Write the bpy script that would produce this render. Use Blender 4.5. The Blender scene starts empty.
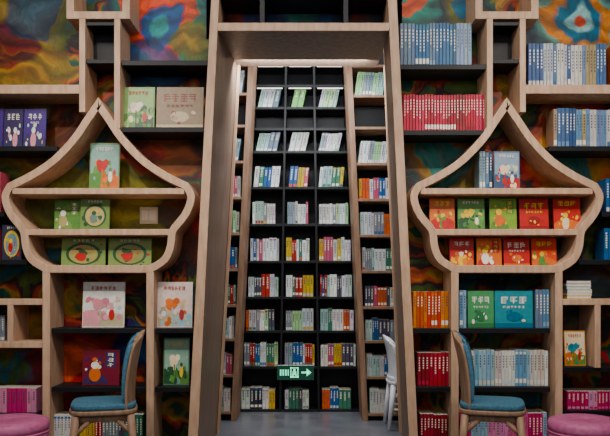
import bpy, bmesh, math, random
from mathutils import Vector, Matrix
random.seed(11)
F=714.3; D=5.0; H=1.2; CX=305.0; HY=285.0
def PX(px,Y=0.0): return (px-CX)*(D+Y)/F
def PZ(py,Y=0.0): return H+(HY-py)*(D+Y)/F
def lin(c):
    o=[]
    for v in c[:3]:
        v=v/255.0
        o.append(v/12.92 if v<=0.04045 else ((v+0.055)/1.055)**2.4)
    return (o[0],o[1],o[2],1.0)
SC=bpy.context.scene
def link(o,parent=None):
    SC.collection.objects.link(o)
    if parent: o.parent=parent
    return o
def empty(name,loc=(0,0,0)):
    e=bpy.data.objects.new(name,None); e.location=loc; e.empty_display_size=0.1
    return link(e)
# ---------------- materials
def newmat(name,rough=0.5,spec=0.4):
    m=bpy.data.materials.new(name); m.use_nodes=True
    b=m.node_tree.nodes['Principled BSDF']
    b.inputs['Roughness'].default_value=rough
    b.inputs['Specular IOR Level'].default_value=spec
    return m,m.node_tree,b
def noisy(name,c1,c2,scale=(3,3,3),rough=0.5,spec=0.3,nscale=4,metal=0,bump=0.0):
    m,t,b=newmat(name,rough,spec); n=t.nodes; l=t.links
    g=n.new('ShaderNodeTexCoord'); mp=n.new('ShaderNodeMapping'); mp.inputs['Scale'].default_value=scale
    l.new(g.outputs['Object'],mp.inputs['Vector'])
    no=n.new('ShaderNodeTexNoise'); no.inputs['Scale'].default_value=nscale; no.inputs['Detail'].default_value=5
    l.new(mp.outputs[0],no.inputs['Vector'])
    r=n.new('ShaderNodeValToRGB'); r.color_ramp.elements[0].position=0.35; r.color_ramp.elements[1].position=0.65
    r.color_ramp.elements[0].color=lin(c1); r.color_ramp.elements[1].color=lin(c2)
    l.new(no.outputs['Fac'],r.inputs['Fac']); l.new(r.outputs['Color'],b.inputs['Base Color'])
    b.inputs['Metallic'].default_value=metal
    if bump:
        bp=n.new('ShaderNodeBump'); bp.inputs['Strength'].default_value=bump; bp.inputs['Distance'].default_value=0.01
        l.new(no.outputs['Fac'],bp.inputs['Height']); l.new(bp.outputs[0],b.inputs['Normal'])
    return m
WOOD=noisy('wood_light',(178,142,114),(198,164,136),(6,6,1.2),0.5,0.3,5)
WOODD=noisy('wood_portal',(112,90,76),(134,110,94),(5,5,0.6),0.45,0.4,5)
WOODS=noisy('wood_side',(122,92,70),(146,113,90),(6,6,1),0.5,0.3,5)
BLACK=noisy('black_board',(10,11,15),(17,18,24),(2,2,2),0.5,0.3,4)
FLOORM=noisy('floor_stone',(76,78,86),(98,100,108),(1,1,1),0.3,0.5,3)
CEIL=noisy('ceiling_paint',(120,120,124),(136,136,140),(1,1,1),0.7,0.2,2)
WALLM=noisy('wall_paint',(120,114,108),(140,134,128),(1,1,1),0.7,0.2,2)
DARKW=noisy('passage_wall',(90,90,96),(110,110,116),(1,1,1),0.5,0.3,2)
BLUE=noisy('blue_upholstery',(52,98,122),(72,120,144),(9,9,9),0.8,0.2,8,bump=0.2)
CWOOD=noisy('chair_wood',(132,102,80),(160,128,102),(8,8,1.5),0.45,0.3,5)
PINK=noisy('pink_vinyl',(186,88,138),(202,108,156),(6,6,6),0.5,0.4,5,bump=0.1)
WHITE=noisy('white_plastic',(206,208,216),(224,226,232),(3,3,3),0.35,0.5,3)
METAL=noisy('metal_grey',(120,120,124),(150,150,154),(3,3,20),0.35,0.5,3,metal=0.9)

def attr_mat():
    m,t,b=newmat('book_print',0.42,0.4); n=t.nodes; l=t.links
    a=n.new('ShaderNodeAttribute'); a.attribute_name='Col'
    g=n.new('ShaderNodeTexCoord')
    no=n.new('ShaderNodeTexNoise'); no.inputs['Scale'].default_value=30; no.inputs['Detail'].default_value=3
    l.new(g.outputs['Object'],no.inputs['Vector'])
    mr=n.new('ShaderNodeMapRange'); mr.inputs['From Min'].default_value=0.3; mr.inputs['From Max'].default_value=0.7
    mr.inputs['To Min'].default_value=0.84; mr.inputs['To Max'].default_value=1.04
    l.new(no.outputs['Fac'],mr.inputs['Value'])
    mx=n.new('ShaderNodeVectorMath'); mx.operation='SCALE'
    l.new(a.outputs['Color'],mx.inputs[0]); l.new(mr.outputs[0],mx.inputs['Scale'])
    hs=n.new('ShaderNodeHueSaturation'); hs.inputs['Saturation'].default_value=1.12
    l.new(mx.outputs[0],hs.inputs['Color'])
    l.new(hs.outputs[0],b.inputs['Base Color'])
    return m
BOOK=attr_mat()

def mural():
    m,t,b=newmat('mural_paint',0.5,0.35); n=t.nodes; l=t.links
    g=n.new('ShaderNodeNewGeometry')
    w=n.new('ShaderNodeTexNoise'); w.inputs['Scale'].default_value=2.2; w.inputs['Detail'].default_value=3
    l.new(g.outputs['Position'],w.inputs['Vector'])
    sub=n.new('ShaderNodeVectorMath'); sub.operation='SUBTRACT'; sub.inputs[1].default_value=(0.5,0.5,0.5)
    l.new(w.outputs['Color'],sub.inputs[0])
    sc=n.new('ShaderNodeVectorMath'); sc.operation='SCALE'; sc.inputs['Scale'].default_value=0.6
    l.new(sub.outputs[0],sc.inputs[0])
    ad=n.new('ShaderNodeVectorMath'); ad.operation='ADD'
    l.new(g.outputs['Position'],ad.inputs[0]); l.new(sc.outputs[0],ad.inputs[1])
    fl=n.new('ShaderNodeVectorMath'); fl.operation='MULTIPLY'; fl.inputs[1].default_value=(1,0,1)
    l.new(ad.outputs[0],fl.inputs[0])
    base=n.new('ShaderNodeTexNoise'); base.inputs['Scale'].default_value=1.5; base.inputs['Detail'].default_value=3; base.inputs['Distortion'].default_value=2.0; base.inputs['Roughness'].default_value=0.45
    l.new(fl.outputs[0],base.inputs['Vector'])
    def ramp(stops):
        r=n.new('ShaderNodeValToRGB'); cr=r.color_ramp
        cr.elements[0].position=stops[0][0]; cr.elements[0].color=lin(stops[0][1])
        cr.elements[1].position=stops[-1][0]; cr.elements[1].color=lin(stops[-1][1])
        for p,c in stops[1:-1]:
            e=cr.elements.new(p); e.color=lin(c)
        return r
    r=ramp([(0.25,(18,24,50)),(0.34,(20,84,104)),(0.36,(20,84,104)),(0.38,(64,84,36)),(0.43,(74,90,36)),(0.45,(34,24,30)),(0.49,(40,26,30)),(0.51,(160,58,28)),(0.54,(170,70,30)),(0.56,(166,126,44)),(0.59,(150,118,44)),(0.61,(30,84,66)),(0.65,(30,74,66)),(0.67,(156,26,32)),(0.78,(24,32,70))])
    l.new(base.outputs['Fac'],r.inputs['Fac'])
    cur=r.outputs['Color']
    blobs=[
     (20,45,62,[(110,30,34),(166,132,58),(110,104,46)],.75),
     (40,10,26,[(34,90,116),(30,60,90)],.8),
     (165,25,64,[(44,150,150),(24,84,144),(230,86,50),(36,116,104),(20,42,82)],.95),
     (148,66,34,[(22,90,136),(24,48,104)],.85),
     (203,50,26,[(184,146,50),(76,104,44)],.85),
     (30,168,50,[(140,116,50),(50,82,38)],.75),
     (70,120,30,[(60,28,34),(124,52,30)],.7),
     (150,155,44,[(166,42,24),(156,92,38),(46,22,30)],.8),
     (135,212,44,[(176,158,64),(120,124,50)],.95),
     (60,212,46,[(60,108,44),(118,108,50)],.9),
     (192,222,40,[(176,30,32),(134,60,30),(40,22,34)],.85),
     (72,362,50,[(232,86,36),(196,28,28),(110,18,30)],.97),
     (130,350,24,[(28,104,166),(18,46,104)],.9),
     (20,325,34,[(192,148,60),(106,82,38)],.9),
     (178,300,30,[(20,80,74),(14,28,50)],.7),
     (172,360,30,[(166,42,30),(44,26,38)],.75),
     (432,40,48,[(116,118,50),(32,86,48),(140,42,28)],.85),
     (410,10,34,[(230,92,50),(46,138,122),(20,38,60)],.9),
     (460,12,34,[(24,108,138),(118,116,46),(26,32,46)],.9),
     (578,18,58,[(220,88,66),(150,200,200),(44,110,140),(220,140,70),(110,160,146),(36,46,70)],.95),
     (440,160,50,[(20,120,118),(134,104,40),(28,56,60)],.85),
     (575,165,50,[(22,126,130),(192,150,46),(170,34,32)],.85),
     (480,212,46,[(40,112,94),(130,120,50)],.9),
     (570,212,46,[(160,42,34),(150,124,54)],.9),
     (602,240,30,[(100,116,44),(40,66,36)],.8),
     (590,300,36,[(24,88,106),(90,50,30)],.7),
     (300,8,90,[(40,118,110),(30,62,112),(134,48,32),(18,28,48)],.9),
    ]
    for (px,py,rad,cols,al) in blobs:
        d=n.new('ShaderNodeVectorMath'); d.operation='DISTANCE'
        d.inputs[1].default_value=(PX(px,.3),0,PZ(py,.3))
        l.new(fl.outputs[0],d.inputs[0])
        mr=n.new('ShaderNodeMapRange'); mr.inputs['From Max'].default_value=rad*5.3/F
        l.new(d.outputs['Value'],mr.inputs['Value'])
        rr=n.new('ShaderNodeValToRGB'); e=rr.color_ramp.elements
        e[0].position=0.0; e[0].color=lin(cols[0]); e[1].position=0.85; e[1].color=lin(cols[-1])
        for i,c in enumerate(cols[1:-1]):
            p=0.85*(i+1)/(len(cols)-1)
            q=e.new(p-0.06); q.color=lin(cols[i]); q=e.new(p); q.color=lin(c)
        l.new(mr.outputs[0],rr.inputs['Fac'])
        fa=n.new('ShaderNodeMapRange'); fa.inputs['From Min'].default_value=0.88; fa.inputs['From Max'].default_value=1.0
        fa.inputs['To Min'].default_value=al; fa.inputs['To Max'].default_value=0
        l.new(mr.outputs[0],fa.inputs['Value'])
        mx=n.new('ShaderNodeMix'); mx.data_type='RGBA'
        l.new(fa.outputs[0],mx.inputs[0]); l.new(cur,mx.inputs[6]); l.new(rr.outputs['Color'],mx.inputs[7])
        cur=mx.outputs[2]
    # curved brush strokes
    wv=n.new('ShaderNodeTexWave'); wv.wave_type='RINGS'; wv.inputs['Scale'].default_value=2.2; wv.inputs['Distortion'].default_value=9; wv.inputs['Detail'].default_value=3; wv.inputs['Detail Scale'].default_value=.8
    l.new(fl.outputs[0],wv.inputs['Vector'])
    mr=n.new('ShaderNodeMapRange'); mr.inputs['To Min'].default_value=.55; mr.inputs['To Max'].default_value=1.12
    l.new(wv.outputs['Fac'],mr.inputs['Value'])
    st=n.new('ShaderNodeTexNoise'); st.inputs['Scale'].default_value=11; st.inputs['Detail'].default_value=5; st.inputs['Distortion'].default_value=3
    l.new(fl.outputs[0],st.inputs['Vector'])
    m2=n.new('ShaderNodeMapRange'); m2.inputs['From Min'].default_value=.3; m2.inputs['From Max'].default_value=.7; m2.inputs['To Min'].default_value=.7; m2.inputs['To Max'].default_value=1.15
    l.new(st.outputs['Fac'],m2.inputs['Value'])
    mu=n.new('ShaderNodeMath'); mu.operation='MULTIPLY'; l.new(mr.outputs[0],mu.inputs[0]); l.new(m2.outputs[0],mu.inputs[1])
    s2=n.new('ShaderNodeVectorMath'); s2.operation='SCALE'
    l.new(cur,s2.inputs[0]); l.new(mu.outputs[0],s2.inputs['Scale'])
    hs=n.new('ShaderNodeHueSaturation'); hs.inputs['Saturation'].default_value=1.2; hs.inputs['Value'].default_value=1.0
    l.new(s2.outputs[0],hs.inputs['Color']); l.new(hs.outputs[0],b.inputs['Base Color'])
    return m
MURAL=mural()

# ---------------- mesh builder
class MB:
    def __init__(s): s.v=[]; s.f=[]; s.c=[]
    def poly(s,pts,col):
        i=len(s.v); s.v+= [tuple(p) for p in pts]; s.f.append(list(range(i,i+len(pts)))); s.c.append(col)
    def prism(s,bot,top,cols):
        n=len(bot); i=len(s.v); s.v+=[tuple(p) for p in bot]+[tuple(p) for p in top]
        side,tc=cols
        for k in range(n):
            k2=(k+1)%n; s.f.append([i+k,i+k2,i+n+k2,i+n+k]); s.c.append(side[k] if isinstance(side,list) else side)
        s.f.append([i+k for k in range(n)][::-1]); s.c.append(tc)
        s.f.append([i+n+k for k in range(n)]); s.c.append(tc)
    def box(s,x0,x1,y0,y1,z0,z1,col=(1,1,1,1)):
        s.prism([(x0,y0,z0),(x1,y0,z0),(x1,y1,z0),(x0,y1,z0)],[(x0,y0,z1),(x1,y0,z1),(x1,y1,z1),(x0,y1,z1)],(col,col))
    def obj(s,name,mat,parent=None,bevel=0,smooth=False):
        me=bpy.data.meshes.new(name); me.from_pydata(s.v,[],s.f); me.update()
        a=me.color_attributes.new('Col','FLOAT_COLOR','CORNER')
        for p,c in zip(me.polygons,s.c):
            for li in p.loop_indices: a.data[li].color=c
        me.materials.append(mat)
        if smooth:
            for p in me.polygons: p.use_smooth=True
        o=bpy.data.objects.new(name,me); link(o,parent)
        if bevel:
            bv=o.modifiers.new('bevel','BEVEL'); bv.width=bevel; bv.segments=2; bv.limit_method='ANGLE'
        return o
W4=(1,1,1,1)
def catmull(P,n=6):
    out=[]
    for i in range(len(P)-1):
        p0=P[max(i-1,0)];p1=P[i];p2=P[i+1];p3=P[min(i+2,len(P)-1)]
        for k in range(n):
            t=k/n
            out.append(tuple(0.5*((2*p1[j])+(-p0[j]+p2[j])*t+(2*p0[j]-5*p1[j]+4*p2[j]-p3[j])*t*t+(-p0[j]+3*p1[j]-3*p2[j]+p3[j])*t**3) for j in (0,1)))
    out.append(P[-1]); return out
def strip(mb,pts,th,y0,y1,closed=False):
    n=len(pts); L=[];R=[]
    for i in range(n):
        if closed: a=pts[(i-1)%n]; c=pts[(i+1)%n]
        else: a=pts[max(i-1,0)]; c=pts[min(i+1,n-1)]
        b=pts[i]
        d1=Vector((b[0]-a[0],b[1]-a[1])); d2=Vector((c[0]-b[0],c[1]-b[1]))
        if d1.length<1e-9: d1=d2
        if d2.length<1e-9: d2=d1
        d1.normalize(); d2.normalize()
        t=(d1+d2)
        if t.length<1e-6: t=d1
        t.normalize(); nn=Vector((-t.y,t.x)); co=max(0.35,nn.dot(Vector((-d1.y,d1.x))))
        o=nn*(th/2/co); L.append((b[0]+o.x,b[1]+o.y)); R.append((b[0]-o.x,b[1]-o.y))
    i0=len(mb.v)
    for k in range(n):
        mb.v+=[(L[k][0],y0,L[k][1]),(R[k][0],y0,R[k][1]),(R[k][0],y1,R[k][1]),(L[k][0],y1,L[k][1])]
    m=n if closed else n-1
    for k in range(m):
        a=i0+4*k; b=i0+4*((k+1)%n)
        for j in range(4):
            j2=(j+1)%4; mb.f.append([a+j,a+j2,b+j2,b+j]); mb.c.append(W4)
    if not closed:
        mb.f.append([i0+3,i0+2,i0+1,i0]); mb.c.append(W4)
        e=i0+4*(n-1); mb.f.append([e,e+1,e+2,e+3]); mb.c.append(W4)
def S(px,py,Y=0): return (PX(px,Y),PZ(py,Y))
s0=D/F

# ---------------- room shell
def shell(name,x0,x1,y0,y1,z0,z1,mat):
    m=MB(); m.box(x0,x1,y0,y1,z0,z1); return m.obj(name,mat)
shell('floor',-4,4,-7,2.6,-0.1,0,FLOORM)
shell('ceiling',-4,4,-7,2.6,4.2,4.3,CEIL)
shell('wall_left',-4.1,-4,-7,0.4,0,4.2,WALLM)
shell('wall_right',4,4.1,-7,0.4,0,4.2,WALLM)
shell('wall_back',-1.4,1.4,2.2,2.3,0,4.2,DARKW)
shell('wall_passage_left',-1.3,-1.2,0.42,2.2,0,4.2,DARKW)
shell('wall_passage_right',1.2,1.3,0.42,2.2,0,4.2,DARKW)

def lx(a,b,Y):
    xa,za=S(*a,Y); xb,zb=S(*b,Y)
    return lambda z: xa+(xb-xa)*(z-za)/(zb-za)
Lfo=lx((211,0),(188,436),-.03); Lfi=lx((219,0),(198,436),-.03)
Lbi=lx((238,62),(217,436),.8)
Rfi=lx((388,0),(409,436),-.03); Rfo=lx((397,0),(418,436),-.03)
Rbi=lx((386,62),(402,436),.8)
SOF=PZ(30,-.03)
portal=empty('doorway_portal')
m=MB()
for (fo,fi,sg) in ((Lfo,Lfi,1),(Rfi,Rfo,1)):
    z0,z1=0,4.2
    m.prism([(fo(z0),-.03,z0),(fi(z0),-.03,z0),(fi(z0),.3,z0),(fo(z0),.3,z0)],[(fo(z1),-.03,z1),(fi(z1),-.03,z1),(fi(z1),.3,z1),(fo(z1),.3,z1)],(W4,W4))
m.obj('front_frame',WOOD,portal,0.004)
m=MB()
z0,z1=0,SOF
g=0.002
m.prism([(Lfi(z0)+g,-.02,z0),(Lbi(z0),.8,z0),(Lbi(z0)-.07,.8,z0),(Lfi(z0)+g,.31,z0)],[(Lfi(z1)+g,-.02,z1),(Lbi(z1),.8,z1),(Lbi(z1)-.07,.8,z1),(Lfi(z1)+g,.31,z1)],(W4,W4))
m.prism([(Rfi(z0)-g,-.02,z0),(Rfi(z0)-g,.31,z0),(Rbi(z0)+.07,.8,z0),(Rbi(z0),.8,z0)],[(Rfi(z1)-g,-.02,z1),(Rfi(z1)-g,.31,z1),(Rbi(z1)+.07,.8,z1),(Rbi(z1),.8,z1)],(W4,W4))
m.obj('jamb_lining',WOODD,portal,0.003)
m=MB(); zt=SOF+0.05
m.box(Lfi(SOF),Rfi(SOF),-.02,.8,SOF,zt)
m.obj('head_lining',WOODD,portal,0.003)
m=MB(); m.box(Lfi(SOF)+.002,Rfi(SOF)-.002,-.03,-.02,SOF-.004,zt); m.obj('head_trim',WOOD,portal)
m=MB()
strip(m,[(Lbi(0)+.012,0),(Lbi(SOF)+.012,SOF)],.02,.76,.81)
strip(m,[(Rbi(0)-.012,0),(Rbi(SOF)-.012,SOF)],.02,.76,.81)
m.obj('door_stop',WOOD,portal)

m=MB()
for (x0f,x1f) in ((lambda z:-4,Lfo),(Rfo,lambda z:4)):
    z0,z1=0,4.2
    m.prism([(x0f(z0),.3,z0),(x1f(z0),.3,z0),(x1f(z0),.42,z0),(x0f(z0),.42,z0)],[(x0f(z1),.3,z1),(x1f(z1),.3,z1),(x1f(z1),.42,z1),(x0f(z1),.42,z1)],(W4,W4))
m.box(Lfo(3.6)-.1,Rfo(3.6)+.1,.3,.42,zt,4.2)
m.obj('wall_front',MURAL)

# ---------------- bookcases on each side
caseL=empty('pagoda_bookcase'); caseR=empty('pagoda_bookcase')
wb={'L':MB(),'R':MB()}; bb={'L':MB(),'R':MB()}
def board(side,x0,x1,py,th=5,wood=False,y0=0.0):
    mb=(wb if wood else bb)[side]
    zc=PZ(py); t=th*s0
    yy=y0 if wood else 0.02
    mb.box(PX(x0),PX(x1),yy,.298,zc-t/2,zc+t/2)
    return zc+t/2
def pagoda(side,cx,mir):
    mb=wb[side]
    T=7.5*s0
    def q(dx,py): return S(cx+dx,py)
    half=[(0,104),(-11,120),(-24,139),(-44,160),(-66,175),(-88,186),(-93,197),(-88,213),(-77,227),(-74,233),(-72,248),(-66,260),(-52,269)]
    top_l=catmull([q(*p) for p in half[:6]],6)
    low_l=catmull([q(*p) for p in half[5:9]],5)
    low2_l=catmull([q(*p) for p in half[8:]],5)
    L=top_l+low_l[1:]+low2_l[1:]
    full=L+[(2*PX(cx)-x,z) for x,z in L[::-1][:-1]]
    strip(mb,full,T,0,.297,closed=True)
    for dx in (-52,52):
        strip(mb,[q(dx,270),(PX(cx+dx),0)],T,0.001,.297)
    tops={}
    mb.box(PX(cx-86),PX(cx+86),.003,.296,PZ(194),PZ(188)); tops[1]=PZ(188)
    mb.box(PX(cx-75),PX(cx+75),.003,.296,PZ(235),PZ(229)); tops[2]=PZ(229)
    mb.box(PX(cx-52)+T*.4,PX(cx+52)-T*.4,.002,.296,PZ(273),PZ(267)); tops[3]=PZ(267)
    strip(mb,[q(-28,-60),q(-28,15),q(28,15),q(28,-60)],T,0,.297)
    return tops
TL=pagoda('L',98,1); TR=pagoda('R',507,-1)
def post(side,px,py0,py1,th=6,wood=True):
    mb=(wb if wood else bb)[side]; strip(mb,[S(px,py0),S(px,py1)],th*s0,.002 if wood else .02,.296)
post('L',82,18,112); post('L',117,18,128)
post('R',490,18,128); post('R',523,18,112)
for (sd,a,b) in (('L',85,114),('R',493,520)):
    bb[sd].box(PX(a),PX(b),.03,.296,PZ(62),PZ(58)); bb[sd].box(PX(a),PX(b),.03,.296,PZ(24),PZ(20)); bb[sd].box(PX(a),PX(b),.2,.296,PZ(58),PZ(24))
zl={}
zl['w89']=board('L',-140,79,89,9,True,.003); zl['148']=board('L',-140,56,148)
zl['u128']=board('L',121,203.5,129); zl['62']=board('L',121,207,62)
zl['330a']=board('L',50.5,145.5,331); zl['330b']=board('L',154.5,193.5,331)
zl['389a']=board('L',50.5,145.5,390); zl['389b']=board('L',154.5,190.5,390)
zl['f262']=board('L',-140,26,262); zl['f385']=board('L',-140,42,345,6,True,.003); zl['f415']=board('L',-140,42,417)
zl['f302']=board('L',-140,42,302,6,True,.003)
zl['f215']=board('L',-140,3,214)
zr={}
zr['w89']=board('R',526,760,89,9,True,.003); zr['148']=board('R',550,760,148)
zr['66']=board('R',399.5,487,66); zr['u131']=board('R',402.5,487,132)
zr['330a']=board('R',459,551,331); zr['330c']=board('R',413,450.5,331)
zr['389a']=board('R',459,551,390); zr['389c']=board('R',416,450.5,390)
zr['f262']=board('R',580,760,262); zr['f302']=board('R',563,760,302,6,True,.003)
zr['f370']=board('R',563,760,370); zr['f415']=board('R',563,760,414)
zr['f215']=board('R',603,760,214)
for (s_,a,b) in (('L',50.5,145.5),('R',459,551),('L',154.5,190),('R',417,450.5)):
    board(s_,a,b,452)
strip(wb['L'],[S(10,302),S(10,345)],6*s0,.004,.296); strip(wb['R'],[S(598,302),S(598,368)],6*s0,.004,.296)
for px in (262,346):
    strip(bb['L'],[S(px,24),S(px,-60)],5*s0,.02,.297)
bb['L'].box(PX(219.5),PX(388),.02,.297,PZ(-2),PZ(-8))
wb['L'].obj('timber_frame',WOOD,caseL,0.003); wb['R'].obj('timber_frame',WOOD,caseR,0.003)
bb['L'].obj('black_boards',BLACK,caseL,0.002); bb['R'].obj('black_boards',BLACK,caseR,0.002)

# ---------------- books
CREAM=lin((222,214,198))
def add_book(mb,x,y,z,t,h,d,col,band=None,txt=None,lean=0.0):
    c=min(t*.22,.003)
    def ring(zz):
        return [(x+c+lean*zz,y,z+zz),(x+t-c+lean*zz,y,z+zz),(x+t+lean*zz,y+c,z+zz),(x+t+lean*zz,y+d,z+zz),(x+lean*zz,y+d,z+zz),(x+lean*zz,y+c,z+zz)]
    mb.prism(ring(0),ring(h),([col]*6,CREAM))
    e=.0006
    def quad(z0,z1,u0,u1,cc):
        mb.poly([(x+u0*t+lean*z0,y-e,z+z0),(x+u1*t+lean*z0,y-e,z+z0),(x+u1*t+lean*z1,y-e,z+z1),(x+u0*t+lean*z1,y-e,z+z1)],cc)
    if band:
        for (a,b,cc) in band: quad(a*h,b*h,.12,.88,cc)
    if txt:
        zz=h*.86
        n=random.randint(4,7)
        for k in range(n):
            q=h*.055
            quad(zz-q*.8,zz,.33,.67,txt); zz-=q*1.35
def book_row(x0,x1,top,zb,Y,pal,tpx=(3,5),hv=.03,depth=.16,series=False,lean=0.0,name='book_row',grpr=None):
    mb=MB(); X0=PX(x0,Y); X1=PX(x1,Y); h0=PZ(top,Y)-zb; x=X0; sc=(D+Y)/F
    grp=0; col=None; lastc=None
    X1e=X1-max(0,lean)*h0
    while True:
        if grp<=0:
            grp=random.randint(*grpr) if grpr else (random.randint(2,6) if series else random.randint(1,3))
            col=random.choice([p for p in pal if p!=lastc] or pal); lastc=col; t=random.uniform(*tpx)*sc; h=h0*random.uniform(1-hv,1)
            if sum(col[:3])<.7: tx=lin((232,226,212))
            else: tx=lin((70,66,76))
            r=random.random(); bd=None
            if r<.45: bd=[(.04,.16,random.choice(pal))]
            elif r<.7: bd=[(.08,.2,lin((230,226,216))),(.88,.95,random.choice(pal))]
        grp-=1
        if x+t>X1e: break
        cc=tuple(min(1,v*random.uniform(.85,1.05)) for v in col[:3])+(1,)
        add_book(mb,x,Y+random.uniform(0,.006),zb,t*.95,h,depth,cc,bd,tx,lean)
        x+=t
    sh=(X1e-x)/2
    mb.v=[(a+sh,b,c) for a,b,c in mb.v]
    return mb.obj(name,BOOK)
def C(*l): return [lin(c) for c in l]
BLUES=C((60,100,142),(160,176,190),(84,124,160),(44,72,112),(130,156,178),(100,120,142),(52,110,132))
WBLUE=C((196,196,190),(110,140,170),(196,192,186),(76,106,146),(160,140,112),(58,84,128),(176,182,188))
REDS=C((166,24,50),(146,18,40),(180,42,68),(154,24,36),(180,66,86),(130,20,34))
ORNG=C((200,112,56),(206,124,60),(184,86,50),(190,140,84))
LBL=C((186,204,214),(140,176,196),(210,212,208),(110,152,180),(196,192,182))
PNK=C((190,66,120),(206,100,146),(180,56,102),(210,140,176))
MIX=C((210,210,206),(190,190,184),(166,48,44),(50,92,146),(200,166,66),(60,114,94),(216,214,208),(124,130,138),(200,94,56),(70,70,86),(176,90,110))
PALE=C((214,218,216),(190,198,200),(156,188,178),(230,232,228),(130,142,154),(160,198,148))
MIXP=MIX+PALE+C((234,234,230),(226,226,222),(218,220,220),(206,208,212))

def picture_book(x0,x1,top,zb,Y,bg,motif,lean=.10,thick=.014,name='picture_book'):
    mb=MB(); sc=(D+Y)/F; w=(x1-x0)*sc; h=(PZ(top,Y)-zb)
    mb.box(-w/2,w/2,0,.0022,0,h,bg); mb.box(-w/2,w/2,thick-.0022,thick,0,h,bg)
    mb.box(-w/2+.002,w/2-.004,.0022,thick-.0022,.003,h-.003,CREAM)
    mb.box(-w/2,-w/2+.0025,.0022,thick-.0022,0,h,bg)
    e=[0.0006]
    def nx(): e[0]+=.00012; return -e[0]
    def rect(u0,u1,v0,v1,c):
        y=nx(); mb.poly([(-w/2+u0*w,y,v0*h),(-w/2+u1*w,y,v0*h),(-w/2+u1*w,y,v1*h),(-w/2+u0*w,y,v1*h)],c)
    def rect0(u0,u1,v0,v1,c,y):
        mb.poly([(-w/2+u0*w,y,v0*h),(-w/2+u1*w,y,v0*h),(-w/2+u1*w,y,v1*h),(-w/2+u0*w,y,v1*h)],c)
    def disc(u,v,ru,rv,c,a0=0,a1=360,n=22,rot=0):
        y=nx(); pts=[]
        for i in range(n if a1-a0>=360 else n+1):
            a=math.radians(a0+(a1-a0)*i/n)
            du=ru*math.cos(a); dv=rv*math.sin(a)
            uu=min(.98,max(.02,u+du*math.cos(rot)-dv*math.sin(rot))); vv=min(.98,max(.02,v+du*math.sin(rot)+dv*math.cos(rot)))
            pts.append((-w/2+uu*w,y,vv*h))
        mb.poly(pts,c)
    def text(u0,u1,v,s,c,n=5):
        wid=(u1-u0)/n
        for i in range(n):
            a=u0+(i+.1)*wid; b=u0+(i+.88)*wid; k=.13
            y=nx()
            for q in (0,.3,.6,.87)[random.randint(0,1):]:
                aa=a+(b-a)*random.choice([0,0,.2]); b2=b-(b-a)*random.choice([0,0,.25])
                rect0(aa,b2,v+s*q,v+s*(q+k),c,y)
            y=nx(); q=random.choice([.05,.4,.41,.75])
            rect0(a+(b-a)*q,a+(b-a)*(q+.17),v,v+s,c,y)
    motif(rect,disc,text)
    o=mb.obj(name,BOOK); o.location=(PX((x0+x1)/2,Y),Y,zb+thick*math.sin(lean)+.0005); o.rotation_euler=(-lean,0,0)
    return o
def jit(c,a=.25):
    k=1+random.uniform(-a,a); return tuple(min(1,v*k*random.uniform(.85,1.15)) for v in c[:3])+(1,)
def clutter(disc,rect,cols,n,u0=.08,u1=.92,v0=.06,v1=.6,s=.07):
    for i in range(n):
        c=jit(random.choice(cols)); u=random.uniform(u0,u1); v=random.uniform(v0,v1); r=s*random.uniform(.4,1.2)
        disc(u,v,r,r*random.uniform(.5,1.4),c,0,360,9,random.uniform(0,3))
def m_title(c1,c2,c3,n=4):
    def f(rect,disc,text):
        disc(.5,.02,.6,random.uniform(.25,.4),c2,0,180)
        clutter(disc,rect,[c1,c2,c3],14)
        u=random.uniform(.38,.62)
        disc(u,.2,.13,.2,c3); disc(u,.45,.09,.08,c1)
        if random.random()<.6: disc(1-u+.1,.18,.1,.15,jit(c2)); disc(1-u+.1,.36,.07,.06,c3)
        text(.16,.84,random.choice([.72,.76]),.15,c1,n)
        if random.random()<.5: text(.3,.7,.62,.05,c1,5)
    return f
def m_scene(sky,hill,hill2,sun,tx):
    def f(rect,disc,text):
        rect(.04,.96,.04,.96,sky); disc(.3,.03,.55,.36,hill,0,180); disc(.8,.03,.4,.28,hill2,0,180)
        clutter(disc,rect,[hill,hill2,sun,sky],26,.08,.92,.08,.62,.07)
        disc(.42,.5,.17,.11,sun,rot=.3); disc(.33,.56,.1,.08,jit(sun)); disc(.55,.58,.09,.07,jit(sun)); rect(.41,.45,.12,.44,hill2)
        disc(.7,.28,.07,.12,tx); disc(.7,.43,.05,.045,hill)
        text(.18,.8,.82,.08,tx,6)
    return f
def m_round(ring,inner,dot,tx):
    def f(rect,disc,text):
        clutter(disc,rect,[ring,dot],10,.08,.92,.08,.92,.06)
        disc(.5,.46,.4,.38,ring); disc(.5,.44,.33,.32,inner); clutter(disc,rect,[inner,dot,ring],12,.3,.7,.2,.62,.07)
        disc(.45,.36,.12,.15,dot); disc(.47,.54,.08,.07,ring)
        text(.25,.75,.88,.07,tx,5)
    return f
def m_lines(c1,c2,n=3):
    def f(rect,disc,text):
        text(.14,.86,.66,.18,c1,n); text(.2,.8,.53,.06,c1,6); rect(.0,1,.0,.12,c2); disc(.5,.3,.2,.13,c2); clutter(disc,rect,[c1,c2],8,.2,.8,.15,.45,.05)
    return f
def m_vert(c1,c2,c3):
    def f(rect,disc,text):
        rect(.62,.9,.5,.93,c2)
        for k in range(3): text(.66,.86,.8-.14*k,.1,c1,1)
        disc(.36,.04,.34,.3,c2,0,180); clutter(disc,rect,[c1,c3,c2],16,.08,.6,.08,.8,.07)
        disc(.34,.3,.16,.2,c3); disc(.34,.56,.11,.1,c1)
    return f
wh=lin((228,224,214)); ye=lin((226,190,74)); gr=lin((84,128,62)); dg=lin((34,76,46)); rd=lin((180,40,38)); sk=lin((140,184,196)); pk=lin((214,150,160)); cr=lin((224,208,176)); te=lin((36,132,146)); orr=lin((206,104,44))
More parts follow.
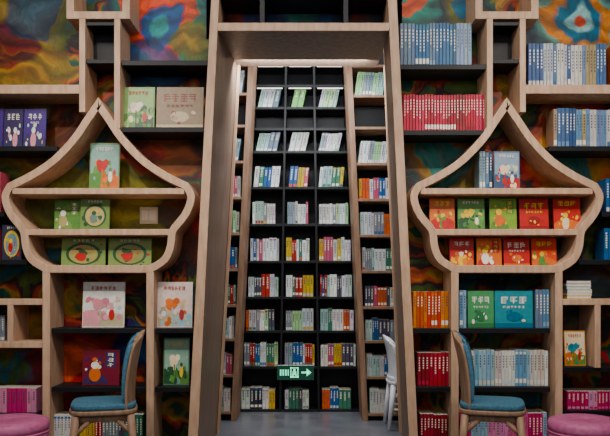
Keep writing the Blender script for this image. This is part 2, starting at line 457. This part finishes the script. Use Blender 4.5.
# --- left side
for i,(a,b) in enumerate(((-66,-34),(-30,2),(3,22),(23,45))):
    picture_book(a,b,108,zl['148'],.10,lin((70,50,120)) if i%2 else lin((50,40,80)),m_title(wh,lin((50,50,90)),pk,3))
picture_book(89,119,142,TL[1],.12,lin((100,130,84)),m_scene(lin((130,170,160)),gr,orr,rd,wh))
picture_book(122,154,86,zl['u128'],.10,lin((110,150,90)),m_scene(lin((130,166,100)),gr,dg,cr,rd))
picture_book(156,203,86,zl['u128'],.12,lin((130,110,84)),m_lines(lin((120,44,40)),lin((176,160,130)),4))
picture_book(54,80,200,TL[2],.12,gr,m_vert(wh,lin((110,140,74)),lin((160,150,100))))
picture_book(80,109,199,TL[2],.08,lin((104,130,70)),m_round(dg,lin((180,160,104)),lin((96,120,110)),wh))
picture_book(61,105,238,TL[3],.10,lin((116,140,80)),m_round(dg,lin((156,146,90)),rd,wh))
picture_book(108,151,238,TL[3],.10,lin((120,140,80)),m_round(dg,lin((130,130,76)),rd,wh))
picture_book(82,124,282,zl['330a'],.10,lin((218,208,198)),m_scene(lin((212,214,208)),pk,lin((180,170,140)),lin((196,136,146)),rd))
picture_book(157,192,282,zl['330b'],.10,lin((216,200,196)),m_scene(lin((214,196,188)),lin((196,166,136)),sk,orr,lin((150,60,70))))
picture_book(82,119,350,zl['389a'],.10,lin((110,34,50)),m_vert(wh,lin((60,40,84)),orr))
picture_book(163,189,338,zl['389b'],.10,lin((80,116,90)),m_scene(lin((130,166,150)),dg,gr,cr,ye))
# switch plate screwed to the mural board
sp=empty('wall_switch_plate')
yb=.3; x0,x1=PX(140,yb),PX(158,yb); z0,z1=PZ(224,yb),PZ(207,yb)
m=MB(); m.box(x0,x1,yb-.01,yb,z0,z1); m.obj('plate',noisy('switch_ivory',(196,190,160),(206,200,172)),sp,.003)
m=MB()
for k in range(2):
    a=x0+.012+k*(x1-x0-.024)/2; m.box(a+.002,a+(x1-x0-.024)/2-.002,yb-.015,yb-.01,z0+.025,z1-.025)
m.obj('rockers',noisy('switch_white',(214,210,190),(222,218,200)),sp,.002)
book_row(-60,1,226,zl['f262'],.08,MIX,(4,7),.1)
picture_book(2,21,225,zl['f262'],.06,lin((50,50,70)),m_round(ye,lin((110,140,150)),rd,wh),lean=.02)
book_row(-60,3,170,zl['f215'],.08,MIX,(4,7),.1)
book_row(-60,38,388,zl['f415'],.08,PNK,(3,5),.03,series=True)
book_row(-60,6,315,zl['f385'],.08,MIX,(3,5),.03,series=True)
# --- right side
book_row(400,472,22,zr['66'],.08,BLUES,(3,4.2),.05,grpr=(1,4))
book_row(528,607,43,zr['w89'],.08,WBLUE,(3,4.2),.05,grpr=(1,4))
book_row(612,700,43,zr['w89'],.08,MIX,(3,4.6),.05,series=True)
book_row(403,486,94,zr['u131'],.08,REDS,(2.6,3.4),.03,grpr=(1,4))
book_row(552,700,108,zr['148'],.08,WBLUE,(3,4.2),.06,grpr=(1,3))
book_row(479,493,151,TR[1],.08,BLUES,(3,4.2),.05)
picture_book(494,520,151,TR[1],.08,lin((80,94,120)),m_scene(lin((130,150,170)),lin((60,80,110)),rd,cr,wh),lean=.04)
for i,(a,b,c,mo) in enumerate([(430,455,orr,m_title(ye,rd,gr,3)),(458,485,gr,m_scene(lin((100,150,80)),dg,gr,ye,wh)),(490,517,lin((120,156,60)),m_vert(ye,gr,orr)),(520,549,rd,m_lines(ye,lin((140,26,30)),3)),(554,581,rd,m_title(ye,orr,cr,3))]):
    picture_book(a,b,198,TR[2],.10,c,mo)
for i,(a,b,c,mo) in enumerate([(450,474,rd,m_title(wh,orr,ye,3)),(477,502,orr,m_vert(ye,rd,wh)),(504,530,rd,m_lines(wh,orr,3)),(532,557,lin((200,60,36)),m_title(ye,orr,gr,3))]):
    picture_book(a,b,238,TR[3],.10,c,mo)
book_row(413,449,291,zr['330c'],.08,ORNG+C((190,70,56)),(3,4),.03,grpr=(1,3))
book_row(459,467,290,zr['330a'],.08,LBL,(3,4),.03)
picture_book(468,494,291,zr['330a'],.08,lin((74,142,94)),m_lines(wh,lin((50,110,70)),3),lean=.04)
picture_book(495,533,291,zr['330a'],.08,te,m_lines(wh,lin((30,100,130)),3),lean=.04)
book_row(534,551,289,zr['330a'],.08,BLUES,(3,4),.03)
book_row(417,450,352,zr['389c'],.08,REDS,(3,4.5),.03,series=True)
book_row(459,550,350,zr['389a'],.08,LBL,(3,4.2),.04,grpr=(1,4))
zb2=PZ(452)+2.5*s0
book_row(459,548,412,zb2,.08,LBL+PNK,(3,4.2),.04,series=True)
book_row(419,449,414,zb2,.08,REDS,(3,4.2),.04,series=True)
book_row(52,144,412,zb2,.08,MIX,(3,4.2),.1,series=True)
picture_book(565,586,331,zr['f370'],.10,lin((206,150,90)),m_scene(cr,orr,gr,te,rd))
book_row(566,660,391,zr['f415'],.08,PNK,(3,4.5),.03,series=True)
book_row(604,700,228,zr['f262'],.08,ORNG+MIX,(3,5),.06,series=True)
book_row(606,700,178,zr['f215'],.08,MIX,(3,5),.06,series=True)
mb=MB(); z=zr['f302']+.0005
for k in range(6):
    t=random.uniform(.016,.024); dx=random.uniform(-.006,.006); c=random.choice(LBL+MIX)
    x0=PX(563,.06)+.03+dx; x1=PX(592,.06)+dx
    mb.box(x0,x1,.06,.22,z,z+t*.15,c); mb.box(x0+.002,x1-.003,.063,.217,z+t*.15,z+t*.85,CREAM); mb.box(x0,x1,.06,.22,z+t*.85,z+t,c); mb.box(x0,x0+.003,.06,.22,z,z+t,c)
    z+=t
mb.obj('book_stack',BOOK)

# ---------------- tall black bookshelf
def em(name,c,st):
    m_,t,b=newmat(name,.4,.3); b.inputs['Base Color'].default_value=lin(c); b.inputs['Emission Color'].default_value=lin(c); b.inputs['Emission Strength'].default_value=st
    return m_
YB=1.75
tall=empty('tall_bookshelf')
lo=lx((255,62),(237,411),YB); ro=lx((345,62),(362,411),YB)
mb=MB(); ZT=3.6
for f in (0,.345,.655,1):
    X=lambda z,f=f: lo(z)+(ro(z)-lo(z))*f
    strip(mb,[(X(.0),0),(X(ZT),ZT)],.035 if f in (0,1) else .022,YB,YB+.3)
rows=[411,368,332,298,262,225,188,152,129,108,86,64]
rt={}
for py in rows:
    z=PZ(py,YB); mb.box(lo(z),ro(z),YB+.004,YB+.3,z-.012,z+.012); rt[py]=z+.012
z=ZT; mb.box(lo(z),ro(z),YB,YB+.3,z,z+.03)
mb.prism([(lo(0),YB+.3,0),(ro(0),YB+.3,0),(ro(0),YB+.32,0),(lo(0),YB+.32,0)],[(lo(ZT),YB+.3,ZT),(ro(ZT),YB+.3,ZT),(ro(ZT),YB+.32,ZT),(lo(ZT),YB+.32,ZT)],(W4,W4))
mb.box(lo(0)+.01,ro(0)-.01,YB+.02,YB+.04,0,rt[411]-.012)
mb.obj('carcass',BLACK,tall,0.002)
GLOW=em('led_strip',(255,246,232),3)  # emissive strips added under the top boards to make the upper shelf glow
mb=MB()
for py in (64,86):
    z=PZ(py,YB)-.0125
    for c in range(3):
        fa,fb=[(0,.345),(.345,.655),(.655,1)][c]
        a=lo(z)+(ro(z)-lo(z))*fa+.03; b=lo(z)+(ro(z)-lo(z))*fb-.03
        mb.box(a,b,YB+.02,YB+.03,z-.005,z)
mb.obj('added_glow_strips',GLOW,tall)
tops={411:388,368:342,332:308,298:274,262:237,225:201,188:166,152:132,108:88,64:44}
for py,tp in tops.items():
    z=rt[py]
    for c in range(3):
        fa,fb=[(0,.345),(.345,.655),(.655,1)][c]
        h=PZ(tp,YB+.05)-z
        zz=z+h
        def XX(f,zq): return lo(zq)+(ro(zq)-lo(zq))*f
        a=max(XX(fa,z),XX(fa,zz))+.022; b=min(XX(fb,z),XX(fb,zz))-.022
        pa=a/((D+YB+.05)/F)+CX; pb=b/((D+YB+.05)/F)+CX
        if py<=188:
            ln=.22 if py<188 else .1; pal=[PALE+C((90,110,130)),PALE+C((110,170,96),(100,160,90)),PALE+C((110,170,96),(80,100,110))][c] if py!=188 else PALE+MIX
            book_row(pa,pb-(2 if c else 0),tp,z,YB+.05,pal,(3,6),.08,lean=ln)
        elif py==411:
            book_row(pa,pb-random.uniform(0,8),tp,z,YB+.05,MIX+C((40,44,56),(60,64,80)),(2.4,4.5),.12)
        else:
            book_row(pa,pb-random.choice([0,0,4]),tp,z,YB+.05,MIXP,(2,4.2),.14)
def side_unit(li,lo_,sg,shelves,books,name):
    e=empty(name); mb=MB(); Y=1.3
    a=lx(*li,Y); b=lx(*lo_,Y)
    for fn,th in ((a,.05),(b,.05)):
        strip(mb,[(fn(0),0),(fn(ZT),ZT)],th,Y,Y+.38)
    for py in shelves:
        z=PZ(py,Y); x0,x1=sorted((a(z),b(z))); mb.box(x0,x1,Y+.004,Y+.3,z-.012,z+.012)
        tp=books.get(py)
        if tp:
            h=PZ(tp,Y+.04)-(z+.012)
            xa,xb=sorted((a(z),b(z))); xc,xd=sorted((a(z+h),b(z+h)))
            xa=max(xa,xc)+.03; xb=min(xb,xd)-.03
            q=(D+Y+.04)/F
            book_row(xa/q+CX,xb/q+CX,tp,z+.012,Y+.04,MIX+PALE if py>170 else PALE,(2,4),.12,lean=0 if py>170 else .15)
    mb.obj('timber_frame',WOODS,e,0.003)
    m2=MB(); x=[a(0),b(0),a(ZT),b(ZT)]
    l0,r0=sorted(x[:2]); l1,r1=sorted(x[2:])
    m2.prism([(l0,Y+.3,0),(r0,Y+.3,0),(r0,Y+.32,0),(l0,Y+.32,0)],[(l1,Y+.3,ZT),(r1,Y+.3,ZT),(r1,Y+.32,ZT),(l1,Y+.32,ZT)],(W4,W4))
    m2.obj('back_panel',BLACK,e)
sh=[415,378,342,308,272,236,200,164,128,96,66]
bk={415:388,378:354,342:318,308:285,272:247,236:212,200:177,164:140,96:70}
side_unit(((349,62),(365,411)),((391,62),(410,411)),1,sh,bk,'side_bookshelf')
side_unit(((251,62),(234,411)),((214,62),(196,411)),-1,[v-2 for v in sh],{k-2:v-2 for k,v in bk.items()},'side_bookshelf')

# ---------------- exit sign
es=empty('exit_sign')
ys=YB-.05; x0,x1=PX(277,ys),PX(314,ys); z0,z1=PZ(380,ys),PZ(365,ys)
m=MB(); m.box(x0,x1,ys,YB-.001,z0,z1); m.obj('housing',METAL,es,.004)
GE=em('sign_green',(8,60,46),.4); GL=em('sign_light',(120,236,190),1.2)
m=MB(); m.box(x0+.004,x1-.004,ys-.003,ys,z0+.004,z1-.004); m.obj('green_panel',GE,es)
m=MB(); w=x1-x0; h=z1-z0
def sq(u0,u1,v0,v1): m.box(x0+u0*w,x0+u1*w,ys-.005,ys-.003,z0+v0*h,z0+v1*h)
sq(.36,.58,.16,.24); sq(.36,.39,.16,.84); sq(.55,.58,.16,.84); sq(.36,.58,.78,.84)
sq(.44,.5,.6,.74); sq(.42,.52,.36,.58); sq(.41,.45,.22,.38); sq(.49,.53,.26,.38)
sq(.08,.12,.3,.7); sq(.15,.19,.3,.7); sq(.22,.26,.3,.7); sq(.29,.32,.3,.7)
sq(.66,.84,.45,.56)
m.prism([(x0+.8*w,ys-.005,z0+.25*h),(x0+.93*w,ys-.005,z0+.5*h),(x0+.8*w,ys-.005,z0+.77*h)],[(x0+.8*w,ys-.003,z0+.25*h),(x0+.93*w,ys-.003,z0+.5*h),(x0+.8*w,ys-.003,z0+.77*h)],(W4,W4))
m.obj('pictogram',GL,es)

# ---------------- chairs
def bmobj(name,bm,mat,parent,smooth=True):
    me=bpy.data.meshes.new(name); bm.to_mesh(me); bm.free(); me.materials.append(mat)
    if smooth:
        for p in me.polygons: p.use_smooth=True
    o=bpy.data.objects.new(name,me); link(o,parent); return o
def slab(name,outline,z0,z1,mat,parent,bev=.01,seg=3):
    bm=bmesh.new()
    vs=[bm.verts.new((x,y,z0)) for x,y in outline]; f=bm.faces.new(vs)
    r=bmesh.ops.extrude_face_region(bm,geom=[f])
    for v in r['geom']:
        if isinstance(v,bmesh.types.BMVert): v.co.z=z1
    bmesh.ops.recalc_face_normals(bm,faces=bm.faces)
    es_=[e for e in bm.edges if abs(e.verts[0].co.z-e.verts[1].co.z)<1e-6]
    bmesh.ops.bevel(bm,geom=es_,offset=bev,segments=seg,affect='EDGES',profile=.5)
    return bmobj(name,bm,mat,parent)
def superell(a,b,p=4,n=40):
    return [(a*math.copysign(abs(math.cos(t))**(2/p),math.cos(t)),b*math.copysign(abs(math.sin(t))**(2/p),math.sin(t))) for t in [2*math.pi*i/n for i in range(n)]]
def leg(name,p0,p1,r0,r1,mat,parent):
    bm=bmesh.new(); p0=Vector(p0);p1=Vector(p1)
    d=p1-p0; bmesh.ops.create_cone(bm,cap_ends=True,segments=14,radius1=r0,radius2=r1,depth=d.length)
    M=Matrix.Translation((p0+p1)/2)@d.to_track_quat('Z','Y').to_matrix().to_4x4()
    bmesh.ops.transform(bm,matrix=M,verts=bm.verts)
    return bmobj(name,bm,mat,parent)
def backrest(name,w,zb,zt,x,lean,th,curve,mat,parent,inset=0):
    nu,nv=14,14; bm=bmesh.new(); g=[]
    for side in (0,1):
        rowz=[]
        for j in range(nv+1):
            v=j/nv; z=zb+inset+(zt-zb-2*inset)*v
            r=[]
            for i in range(nu+1):
                u=i/nu*2-1
                hw=(w/2-inset)*(1-.16*v**3)*(1 if v<.9 else math.sqrt(max(.25,1-((v-.9)/.1)**2*.75)))
                y=u*hw
                zz=z-(.05*(abs(u)**3))*v*v
                xx=x+lean*(zz-zb)-curve*(u*u)+ (th if side else 0)-.02*math.sin(v*math.pi)
                r.append(bm.verts.new((xx,y,zz)))
            rowz.append(r)
        g.append(rowz)
    for side in (0,1):
        for j in range(nv):
            for i in range(nu):
                q=[g[side][j][i],g[side][j][i+1],g[side][j+1][i+1],g[side][j+1][i]]
                bm.faces.new(q if side else q[::-1])
    bd=[(0,i) for i in range(nu)]+[(j,nu) for j in range(nv)]+[(nv,i) for i in range(nu,0,-1)]+[(j,0) for j in range(nv,0,-1)]
    for k in range(len(bd)):
        a=bd[k]; b=bd[(k+1)%len(bd)]
        bm.faces.new([g[0][a[0]][a[1]],g[0][b[0]][b[1]],g[1][b[0]][b[1]],g[1][a[0]][a[1]]])
    bmesh.ops.recalc_face_normals(bm,faces=bm.faces)
    o=bmobj(name,bm,mat,parent)
    bv=o.modifiers.new('b','BEVEL'); bv.width=.004; bv.segments=2; bv.limit_method='ANGLE'; bv.angle_limit=math.radians(50)
    return o
def chair(loc,yaw,wood,pad,seatz=.475,name='chair',back=.46,sx=.205,sy=.2):
    e=empty(name,loc); e.rotation_euler=(0,0,yaw)
    slab('seat_cushion',superell(sx-.008,sy-.008,4),seatz-.038,seatz,pad,e,.014,4)
    slab('seat_board',superell(sx,sy,4),seatz-.066,seatz-.038,wood,e,.008)
    slab('seat_apron',superell(sx-.035,sy-.035,5),seatz-.11,seatz-.066,wood,e,.004,1)
    for i,(a,b) in enumerate(((-1,-1),(-1,1),(1,-1),(1,1))):
        leg('leg_%d'%(i+1),(a*(sx-.0),b*(sy-.01),0),(a*(sx-.045),b*(sy-.045),seatz-.07),.015,.026,wood,e)
        leg('bracket_%d'%(i+1),(a*(sx-.03),b*(sy-.04),seatz-.2),(a*(sx-.12),b*(sy-.04),seatz-.1),.009,.018,wood,e)
    for i,b in enumerate((-1,1)):
        leg('side_rail_%d'%(i+1),(-(sx-.02),b*(sy-.03),.17),((sx-.02),b*(sy-.03),.17),.01,.01,wood,e)
    leg('cross_rail',(0,-(sy-.03),.17),(0,(sy-.03),.17),.01,.01,wood,e)
    backrest('back_shell',.36,seatz-.05,seatz+back-.02,sx-.03,.13,.016,.05,wood,e)
    backrest('back_cushion',.36,seatz+.0,seatz+back-.02,sx-.055+.006,.13,.026,.05,pad,e,.014)
    return e
chair((PX(104,-.5),-.5,0),math.radians(14),CWOOD,BLUE)
c2=chair((PX(492,-.5),-.5,0),math.radians(180-14),CWOOD,BLUE)
chair((.86,1.04,0),math.radians(180),WHITE,WHITE,.44,'white_chair',.36,.17,.17)

# ---------------- pink poufs
def pouf(x,y,r,h):
    e=empty('pouf_stool',(x,y,0))
    def lathe(name,prof,mat,n=48):
        bm=bmesh.new(); rings=[]
        for rr,z in prof:
            rings.append([bm.verts.new((rr*math.cos(2*math.pi*i/n),rr*math.sin(2*math.pi*i/n),z)) for i in range(n)])
        for a,b in zip(rings,rings[1:]):
            for i in range(n): bm.faces.new([a[i],a[(i+1)%n],b[(i+1)%n],b[i]])
        bm.faces.new(rings[0][::-1]); bm.faces.new(rings[-1])
        bmobj(name,bm,mat,e)
    lathe('base_ring',[(r*.9,0),(r*.92,.005),(r*.92,.035),(r*.9,.04)],BLACK)
    lathe('body',[(r*.95,.04),(r*.985,.07),(r,.14),(r,h-.11),(r*.99,h-.09)],PINK)
    lathe('piping',[(r*.99,h-.09),(r*1.012,h-.086),(r*1.012,h-.08),(r*.99,h-.076)],PINK)
    lathe('cushion',[(r*.985,h-.076),(r*1.01,h-.055),(r*1.0,h-.03),(r*.95,h-.01),(r*.8,h),(r*.1,h-.002),(r*.05,h-.012),(0.004,h-.014)],PINK)
pouf(PX(9,-.35),-.35,.25,.33); pouf(PX(586,-.35),-.35,.24,.33)

# ---------------- lights
def area(name,loc,size,en,col,rot=(0,0,0),sy=None):
    l=bpy.data.lights.new(name,'AREA'); l.energy=en; l.size=size; l.color=col
    if sy: l.shape='RECTANGLE'; l.size_y=sy
    o=bpy.data.objects.new(name,l); o.location=loc; o.rotation_euler=rot; link(o); return o
area('ceiling_light',(-.0,-2.0,4.1),5,130,(1,.94,.87),(math.radians(28),0,0),.6)
area('ceiling_light',(0,-5.5,3.6),5,62,(1,.97,.94),(math.radians(60),0,0),2)
for x,tx_,tz in ((-1.9,-1.5,2.0),(-.9,-1.2,1.0),(.9,1.2,1.0),(1.9,1.6,2.0)):  # unseen spots added to throw warm pools on the shelf wall
    l=bpy.data.lights.new('added_pool_spot','SPOT'); l.energy=210; l.spot_size=math.radians(44); l.spot_blend=.9; l.shadow_soft_size=.06; l.color=(1,.9,.78)
    o=bpy.data.objects.new('added_pool_spot',l); o.location=(x,-2.6,4.05); link(o)
    o.rotation_euler=(Vector((tx_,.1,tz))-o.location).to_track_quat('-Z','Y').to_euler()
area('passage_fill',(0,1.2,4.0),1.6,90,(.95,.98,1),(0,0,0),.6)  # unseen fill lamps added to brighten the passage, upper shelves most
area('passage_fill',(0,.6,2.94),1.0,32,(.95,.98,1),(math.radians(55),0,0),.15)
w=bpy.data.worlds.new('World'); SC.world=w; w.use_nodes=True
w.node_tree.nodes['Background'].inputs[0].default_value=(.58,.58,.6,1); w.node_tree.nodes['Background'].inputs[1].default_value=.34

cam=bpy.data.cameras.new('camera'); co=bpy.data.objects.new('camera',cam); link(co)
co.location=(0,-D,H); co.rotation_euler=(math.radians(90),0,0)
cam.sensor_width=36; cam.lens=36*F/610; cam.shift_y=(HY-218)/610
cam.clip_start=.05
SC.camera=co
